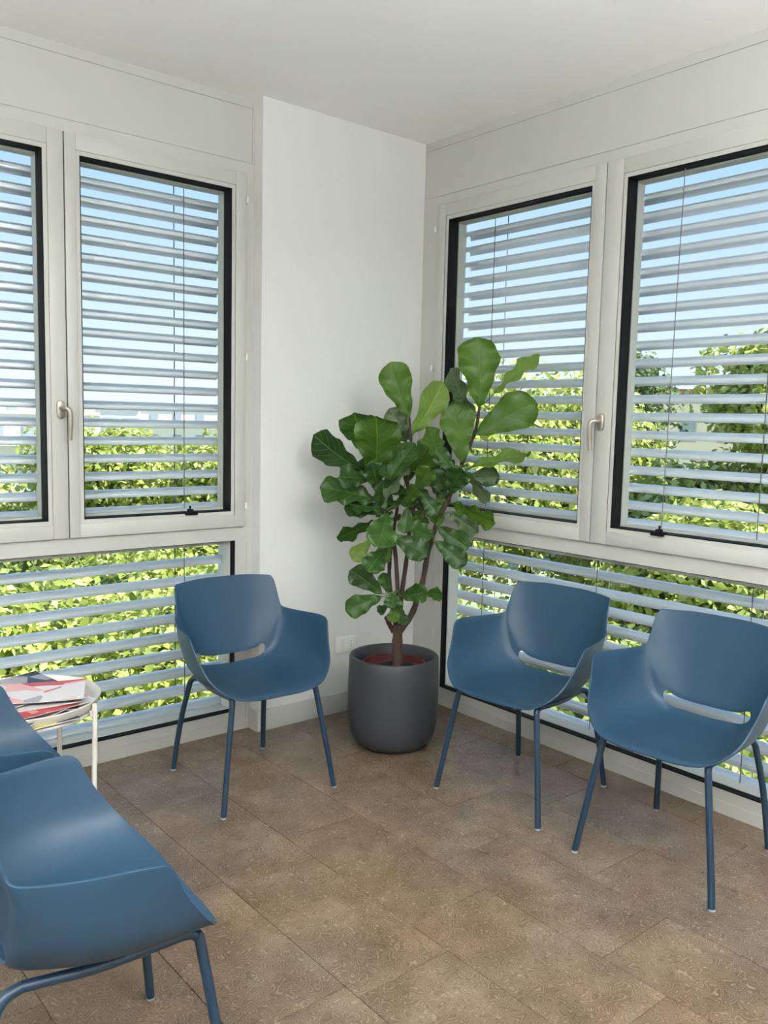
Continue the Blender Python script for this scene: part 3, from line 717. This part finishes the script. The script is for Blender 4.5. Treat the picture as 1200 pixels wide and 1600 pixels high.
def nearest_branch(p):
    best=None
    for nm,pts,r0,r1 in TRUNKS[1:]:
        for q in smooth_path(pts,4):
            d=(Vector(q)-Vector(p)).length
            if best is None or d<best[0]: best=(d,Vector(q))
    return best
for k,L_ in enumerate(LEAVES):
    lf=leaf(L_[0:3],L_[3:6],L_[6],L_[7:10],L_[10],k*13+5)
    d,q=nearest_branch(L_[0:3])
    b=Vector(L_[0:3])
    if .004<d<.16:      # leaf stalk back to the branch
        mid=(b+q)/2+Vector((0,0,-.006)); MB().tube([q-ORG,mid-ORG,b-ORG,b-ORG+(Vector(L_[3:6])-b)*.06],[.0032,.0026,.0024,.001],7).build('stalk',LEAFM[1],lf)
# extra inner leaves filling the crown, behind those drawn above
rg=random.Random(11)
br=[q for nm,pts,r0,r1 in TRUNKS[2:6] for q in smooth_path(pts,4) if .93<q[2]<1.36]
for k in range(26):
    q=Vector(rg.choice(br)); a=rg.uniform(.0,PI)+.70   # towards the wall side
    el=rg.uniform(-.1,1.0); d=Vector((math.cos(a)*math.cos(el)*.8,math.sin(a)*math.cos(el)*.8,math.sin(el)))
    ln=rg.uniform(.12,.19); b=q+d*.03+Vector((.02,.03,0)); t=b+d*ln
    nn=Vector((-.6,-.75,.5)).lerp(Vector((rg.uniform(-1,1),rg.uniform(-1,1),rg.uniform(-.2,1))),.35)
    leaf(b,t,ln*.6,nn,rg.choice((0,0,0,1)),500+k)

# ================================================================== POWER OUTLET
wp=tag(empty('wall_outlet',(-.431,0,.327)),'white three-module power outlet plate low on the corner wall','outlet')
pm=MB(); pm.box((-.062,-.009,-.041),(.062,0,.041),bev=.003); pm.build('cover_plate',M['white_plastic'],wp)
MB().box((-.037,-.0115,-.024),(-.0125,-.008,.024),bev=.0015).build('socket_module',M['white_plastic'],wp)
MB().box((-.0115,-.0125,-.024),(.0115,-.008,.024),bev=.0015).build('switch_module',M['white_plastic'],wp)
sk_=MB().box((.0125,-.0115,-.024),(.037,-.008,.024),bev=.0015).build('socket_module',M['white_plastic'],wp)
hh=MB()
for z in (-.012,0,.012): hh.tube([(.025,-.0118,z),(.025,-.0105,z)],.0022,8)
hh.build('pin_holes',M['gasket'],sk_)

# ================================================================== TABLE
TX,TY,TZ=-2.02,-.37,.47
tb=tag(empty('side_table',(TX,TY,0)),'round cream metal tray table loaded with magazines','side table')
MB().lathe([(0,TZ-.036),(.205,TZ-.036),(.222,TZ-.033),(.232,TZ-.024),(.2395,TZ),(.2375,TZ+.002),(.2345,TZ),(.227,TZ-.022),(.216,TZ-.029),(.2,TZ-.031),(0,TZ-.031)],72).build('tray',M['table'],tb)
for a in (-49,45,135,222):
    a=math.radians(a); c_,s_=math.cos(a),math.sin(a)
    p=[(.248*c_,.248*s_,TZ-.004),(.248*c_,.248*s_,TZ-.05),(.243*c_,.243*s_,.2),(.240*c_,.240*s_,.0)]
    lg=MB().tube(p,[.0085]*4,12).build('leg',M['table'],tb)
    MB().box((-.016,-.004,-.012),(.016,.004,.012),lambda v:Vector(((.243+v.y)*c_-v.x*s_,(.243+v.y)*s_+v.x*c_,TZ-.035+v.z))).build('bracket',M['table'],lg)
rr=MB(); rp=[(.222*math.cos(2*PI*k/48),.222*math.sin(2*PI*k/48),TZ-.042) for k in range(49)]
rr.tube(rp,.006,8,cap=False); rr.build('ring',M['table'],tb)

def cover_mat(nm,cols,seed,scale=(2.2,3.2,1)):
    m=bpy.data.materials.new(nm); m.use_nodes=True; nt=m.node_tree; L=nt.links.new; N=nt.nodes.new; b=nt.nodes['Principled BSDF']
    uv=N('ShaderNodeUVMap'); mp=N('ShaderNodeMapping'); mp.inputs['Scale'].default_value=scale; mp.inputs['Location'].default_value=(seed,seed*.7,0); mp.inputs['Rotation'].default_value=(0,0,seed*.37)
    L(uv.outputs[0],mp.inputs[0]); v=N('ShaderNodeTexVoronoi'); v.inputs['Scale'].default_value=1; L(mp.outputs[0],v.inputs['Vector'])
    s=N('ShaderNodeSeparateColor'); L(v.outputs['Color'],s.inputs[0]); r=N('ShaderNodeValToRGB'); r.color_ramp.interpolation='CONSTANT'; e=r.color_ramp.elements
    e[0].color=(*cols[0],1); e[1].position=(len(cols)-1)/len(cols); e[1].color=(*cols[-1],1)
    for k,c in enumerate(cols[1:-1]): q=e.new((k+1)/len(cols)); q.color=(*c,1)
    L(s.outputs[0],r.inputs[0]); L(r.outputs[0],b.inputs['Base Color']); b.inputs['Roughness'].default_value=.28
    return m
Wt=(.62,.60,.60);Rd=(.55,.05,.06);Pk=(.70,.36,.34);Bk=(.02,.02,.025);Gy=(.30,.30,.32);Nv=(.03,.07,.12);Or=(.65,.22,.08);Ye=(.7,.6,.05)
M['pages']=mat('magazine_pages',(.62,.60,.56),.8,noise=(200,.1))
def magazine(x,y,z,rot,w,l,th,cols,seed,label,curl=.0,tilt=(0,0)):
    r=tag(empty('magazine',(x,y,z)),label,'magazine','magazines piled on the round table'); r.rotation_euler=(tilt[0],tilt[1],rot)
    def sheet(z0,z1,nm,m_,e):
        n=10;k=6; vs=[];fs=[];uv=[]
        for s,zz in ((0,z0),(1,z1)):
            for i in range(n+1):
                for j in range(k+1):
                    u=i/n;v=j/k; zc=curl*(abs(u-.5)*2)**2.2+curl*.4*v*v
                    vs.append((-w/2-e+(w+2*e)*v,-l/2-e+(l+2*e)*u,zz+zc)); uv.append((v,u))
        W=k+1;o=(n+1)*W
        for i in range(n):
            for j in range(k):
                a=i*W+j; fs.append((a,a+W,a+W+1,a+1)); fs.append((o+a,o+a+1,o+a+W+1,o+a+W))
        rim=[j for j in range(W)]+[i*W+k for i in range(1,n+1)]+[n*W+j for j in range(k-1,-1,-1)]+[i*W for i in range(n-1,0,-1)]
        for a,b in zip(rim,rim[1:]+rim[:1]): fs.append((a,b,o+b,o+a))
        return mesh_obj(nm,vs,fs,m_,r,False,uv)
    sheet(.0008,th-.0008,'pages',M['pages'],-.001)
    cm=cover_mat('cover_%d'%int(seed*10),cols,seed)
    sheet(th-.0008,th,'front_cover',cm,0); sheet(0,.0008,'back_cover',cover_mat('back_%d'%int(seed*10),[Bk,Nv,Bk,Gy],seed+3),0)
T0=TZ-.031
magazine(-2.035,-.470,T0+.0005,.10,.205,.275,.005,[Bk,Bk,Bk,Ye],1.3,'lowest magazine of the pile, black with a small yellow mark',.001)
magazine(-1.985,-.375,T0+.0065,1.15,.21,.28,.005,[Bk,Gy,Bk,Bk],2.1,'black magazine low in the pile, its corner showing at the right',.002)
magazine(-2.06,-.440,T0+.0130,.55,.21,.28,.006,[Bk,Or,Bk,Bk],3.7,'black and orange magazine in the lower half of the pile',.002)
magazine(-1.985,-.440,T0+.0205,1.75,.20,.27,.004,[Rd,Wt,Pk],4.4,'thin magazine with red edge under the white ones',.002)
magazine(-2.015,-.400,T0+.0262,1.45,.21,.285,.005,[Wt,Wt,Pk,Wt,Rd],5.2,'mostly white magazine with pink shapes beneath the top one',.002)
magazine(-2.085,-.34,T0+.0330,.35,.205,.27,.004,[Rd,Wt,Pk,Gy],6.6,'red and white striped magazine at the left of the pile',.002)
magazine(-1.955,-.285,T0+.0330,.30,.15,.21,.004,[Nv,Bk,Nv,Gy],7.5,'dark blue-black booklet at the back of the pile',.001,(.10,.0))
magazine(-1.975,-.395,T0+.0420,1.18,.205,.275,.004,[Wt,Pk,Wt,Gy,Pk,Rd],9.4,'topmost magazine, white and pink with a red stripe along one edge',.003)

# ================================================================== OUTSIDE
def world_at(hdg,dist,z=0):
    a=math.radians(hdg); return Vector((-2.8653+dist*math.sin(a),-3.1798+dist*math.cos(a),z))
GZ=-6.5
gm=mat('pale_ground',(.24,.28,.16),.95,noise=(.15,.3))
struct(MB().box((-900,-900,GZ-.5),(900,900,GZ)).build('ground',gm))
def leafy(center,rad,n,size,seed,flat=.8):
    """n small folded leaves over a lumpy crown"""
    rs=np.random.RandomState(seed)
    nb=26
    d=rs.normal(size=(nb,3)); d/=np.linalg.norm(d,axis=1)[:,None]
    bc=d*np.array(rad)*.62*rs.uniform(.55,1.05,(nb,1)); br_=np.array(rad).mean()*rs.uniform(.32,.52,nb)
    k=rs.randint(0,nb,n); u=rs.normal(size=(n,3)); u/=np.linalg.norm(u,axis=1)[:,None]
    p=bc[k]+u*br_[k][:,None]*rs.uniform(.75,1.06,(n,1))
    p[:,2]*=flat
    p+=np.array(center)
    nr=u*.7+rs.normal(size=(n,3))*.5+np.array((0,0,.35)); nr/=np.linalg.norm(nr,axis=1)[:,None]
    t=np.cross(nr,rs.normal(size=(n,3))); t/=np.linalg.norm(t,axis=1)[:,None]; b=np.cross(nr,t)
    s=(size*rs.uniform(.6,1.35,n))[:,None]
    # two triangles folded along the midrib, ovate outline
    v=np.stack([p-t*s*.6,p-b*s*.36+nr*s*.10,p+t*s*.6,p+b*s*.36+nr*s*.10],1).reshape(-1,3)
    i=np.arange(n)[:,None]*4
    f=np.concatenate([i+np.array([[0,1,2]]),i+np.array([[0,2,3]])],1).reshape(-1,3)
    return v,f
def fast_mesh(name,v,f,m,parent):
    me=bpy.data.meshes.new(name); me.vertices.add(len(v)); me.vertices.foreach_set('co',v.astype(np.float32).ravel())
    me.loops.add(f.size); me.loops.foreach_set('vertex_index',f.astype(np.int32).ravel())
    me.polygons.add(len(f)); me.polygons.foreach_set('loop_start',np.arange(0,f.size,3,dtype=np.int32)); me.polygons.foreach_set('loop_total',np.full(len(f),3,dtype=np.int32))
    me.update(calc_edges=True); me.validate(); me.materials.append(m)
    return link(bpy.data.objects.new(name,me),parent)
def tree(hdg,dist,top,rad,m,n,size,seed,label,flat=.85,group='trees outside the windows'):
    c=world_at(hdg,dist); rz=rad*flat if isinstance(rad,(int,float)) else rad[2]*flat
    R3=(rad,rad,rad) if isinstance(rad,(int,float)) else rad
    root=tag(empty('leafy_tree',(c.x,c.y,GZ)),label,'tree',group)
    cz=top-GZ-rz
    v,f=leafy((0,0,cz),R3,int(n*1.7),size*.72,seed,flat)
    o=fast_mesh('foliage',v,f,m,root); o['kind']='stuff'
    # solid core closing the crown, inner shade put into its dark colour
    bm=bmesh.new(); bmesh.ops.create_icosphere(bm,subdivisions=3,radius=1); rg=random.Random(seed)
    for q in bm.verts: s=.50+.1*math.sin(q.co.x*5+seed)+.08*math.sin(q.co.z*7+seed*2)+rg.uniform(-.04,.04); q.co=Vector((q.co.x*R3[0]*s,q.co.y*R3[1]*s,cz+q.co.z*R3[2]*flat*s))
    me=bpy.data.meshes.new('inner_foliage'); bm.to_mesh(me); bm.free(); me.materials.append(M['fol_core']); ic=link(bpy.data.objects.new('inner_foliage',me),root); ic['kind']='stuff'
    MB().tube([(0,0,0),(.08,.03,cz*.5),(0,.1,cz)],[.22,.16,.08],10).build('trunk',M['trunk'],root)
lime,grn,drk=M['fol_lime'],M['fol_green'],M['fol_dark']
TREES=[
 # left bay, near mass seen through the low pane
 (11,9.5,.15,2.3,lime,9000,.15,1,'bright leafy tree filling the low pane at the left edge'),
 (19,9.8,-.15,2.4,lime,10000,.15,2,'bright leafy tree close behind the magazine table window'),
 (27.5,10.2,.05,2.4,lime,10000,.15,3,'bright leafy tree close behind the first armchair'),
 (22,8.5,-1.6,2.2,grn,8000,.14,4,'low green tree below the left window'),
 (14,8.2,-1.8,2.1,grn,7000,.14,5,'lowest green tree at the far left of the low pane'),
 # left bay, further off
 (21.0,17,1.6,1.6,lime,5000,.17,6,'distant lime tree seen in the left part of the left window'),
 (26.0,18,.85,1.7,lime,5000,.17,7,'distant lime tree in the middle of the left window'),
 (30.5,17,1.35,1.7,lime,5500,.17,8,'distant lime tree beside the left blind guide rail'),
 (14.5,19,.55,1.9,lime,4500,.18,9,'small distant tree behind the leftmost sash'),
 (17.5,16,-.1,1.8,grn,4500,.17,10,'distant green tree behind the window handle'),
 (24.5,12.5,-.1,2.0,lime,8000,.15,23,'bright tree filling the gap behind the low pane of the left window'),
 # right bay
 (62.6,13,1.35,1.3,lime,6000,.14,30,'small bright tree in the middle of the far-right sash'),
 (46,14,-1.6,2.4,grn,7000,.16,26,'low tree further off behind the potted plant'),
 (53,14.5,-1.0,2.6,lime,8000,.16,27,'low tree further off behind the second armchair'),
 (61,15,1.0,2.4,lime,8000,.16,28,'tree further off behind the rightmost armchair'),
 (69,14.5,1.1,2.4,lime,8000,.16,29,'tree further off at the right edge of the right window'),
 (61.5,10.5,.8,1.6,lime,8000,.14,24,'bright tree in the lower half of the far-right sash'),
 (67,10.5,.4,1.8,grn,6000,.14,25,'green tree low at the right edge of the right window'),
 (44.0,12.5,2.25,2.2,lime,11000,.14,11,'tall bright tree behind the potted plant'),
 (49.5,13.5,2.55,2.1,lime,11000,.14,12,'tall bright tree right of the potted plant'),
 (55.0,15.5,3.1,(1.05,1.05,2.6),drk,7000,.12,13,'narrow dark green tree at the edge of the far-right sash'),
 (64.3,12.5,2.75,1.25,lime,11000,.14,14,'large bright tree at the right side of the right window'),
 (69.5,13,2.9,1.8,lime,7000,.14,15,'large bright tree cut by the right edge of the picture'),
 (57.5,12.5,1.05,1.6,lime,8000,.14,16,'lower bright tree under the cream building'),
 (42.5,8.6,-.35,2.0,grn,8000,.13,17,'low green tree below the potted plant window'),
 (50,8.8,-.45,2.1,lime,9000,.14,18,'low bright tree behind the second armchair'),
 (57.5,9,-.3,2.1,grn,9000,.14,19,'low green tree behind the gap between the right armchairs'),
 (65,8.8,-.4,2.1,lime,9000,.14,20,'low bright tree behind the rightmost armchair'),
 (46,7.6,-2.2,2.0,grn,6000,.13,21,'lowest green tree seen beside the planter'),
 (60,7.8,-2.3,2.0,grn,6000,.13,22,'lowest green tree seen under the rightmost armchair'),
]
for (h_,d_,tp,rd,m_,n_,sz,sd,lb) in TREES: tree(h_,d_,tp,rd,m_,n_,sz,sd,lb)
def building(hdg,dist,w,d,top,floors,bays,col,label,roof=None,ww=.62,balc=True):
    c=world_at(hdg,dist,GZ); r=tag(empty('apartment_building',c,-math.radians(hdg)),label,'building','buildings on the horizon')
    bmt=mat('render_'+str(hdg),col,.9,noise=(.6,.05)); hgt=top-GZ
    MB().box((-w/2,0,0),(w/2,d,hgt)).build('wall',bmt,r)
    MB().box((-w/2-.25,-.25,hgt),(w/2+.25,d+.25,hgt+.3)).build('roof',roof or M['rail'],r)
    fh=3.0; wm=M.setdefault('far_window',mat('far_window_glass',(.40,.44,.50),.2))
    for k in range(floors):
        z=hgt-1.1-fh*k
        for j in range(bays):
            x=-w/2+w*(j+.5)/bays
            fo=MB().box((x-ww,-.06,z-1.35),(x+ww,-.0,z+.1)).build('window',M['frame'],r)
            MB().box((x-ww+.1,-.09,z-1.25),(x+ww-.1,-.055,z)).build('pane',wm,fo)
        if balc and k%2==0: MB().box((-w/2,-.9,z-1.75),(w/2,0,z-1.6)).build('balcony',M['rail'],r)
red=mat('roof_tiles',(.36,.17,.11),.9,noise=(1,.1))
building(22.8,70,3.0,8,2.15,2,2,(.78,.78,.80),'narrow pale tower seen above the trees in the left window')
building(16.5,85,16,10,1.2,2,6,(.82,.81,.80),'long white building behind the leftmost sash')
building(59.1,48,5.6,9,3.05,3,3,(.95,.82,.60),'cream building seen between the trees in the right window',red,.42,False)
building(12,120,22,10,3.0,3,7,(.8,.79,.78),'far pale block at the left edge')
building(27,130,26,12,2.6,2,8,(.8,.79,.79),'far low row of houses in the middle of the left window',red)
building(51,95,18,12,4.0,3,6,(.60,.58,.56),'pale block hidden behind the tall trees of the right window')
hv=[];hf=[]
hm=mat('hazy_hills',(.74,.75,.78),.95,noise=(.02,.1))  # distance haze is put into the pale colour
n=60
for i in range(n+1):
    a=math.radians(-20+120*i/n)
    hh_=9+4*math.sin(i*.5)+3*math.sin(i*1.3+1)
    for dd,zz in ((520,GZ-.2),(600,GZ+hh_),(900,GZ-.2)): hv.append((-2.87+dd*math.sin(a),-3.18+dd*math.cos(a),zz))
for i in range(n):
    for j in range(2): hf.append((i*3+j,(i+1)*3+j,(i+1)*3+j+1,i*3+j+1))
    hf.append((i*3+2,(i+1)*3+2,(i+1)*3,i*3))
struct(mesh_obj('hills',hv,hf,hm,None,True))
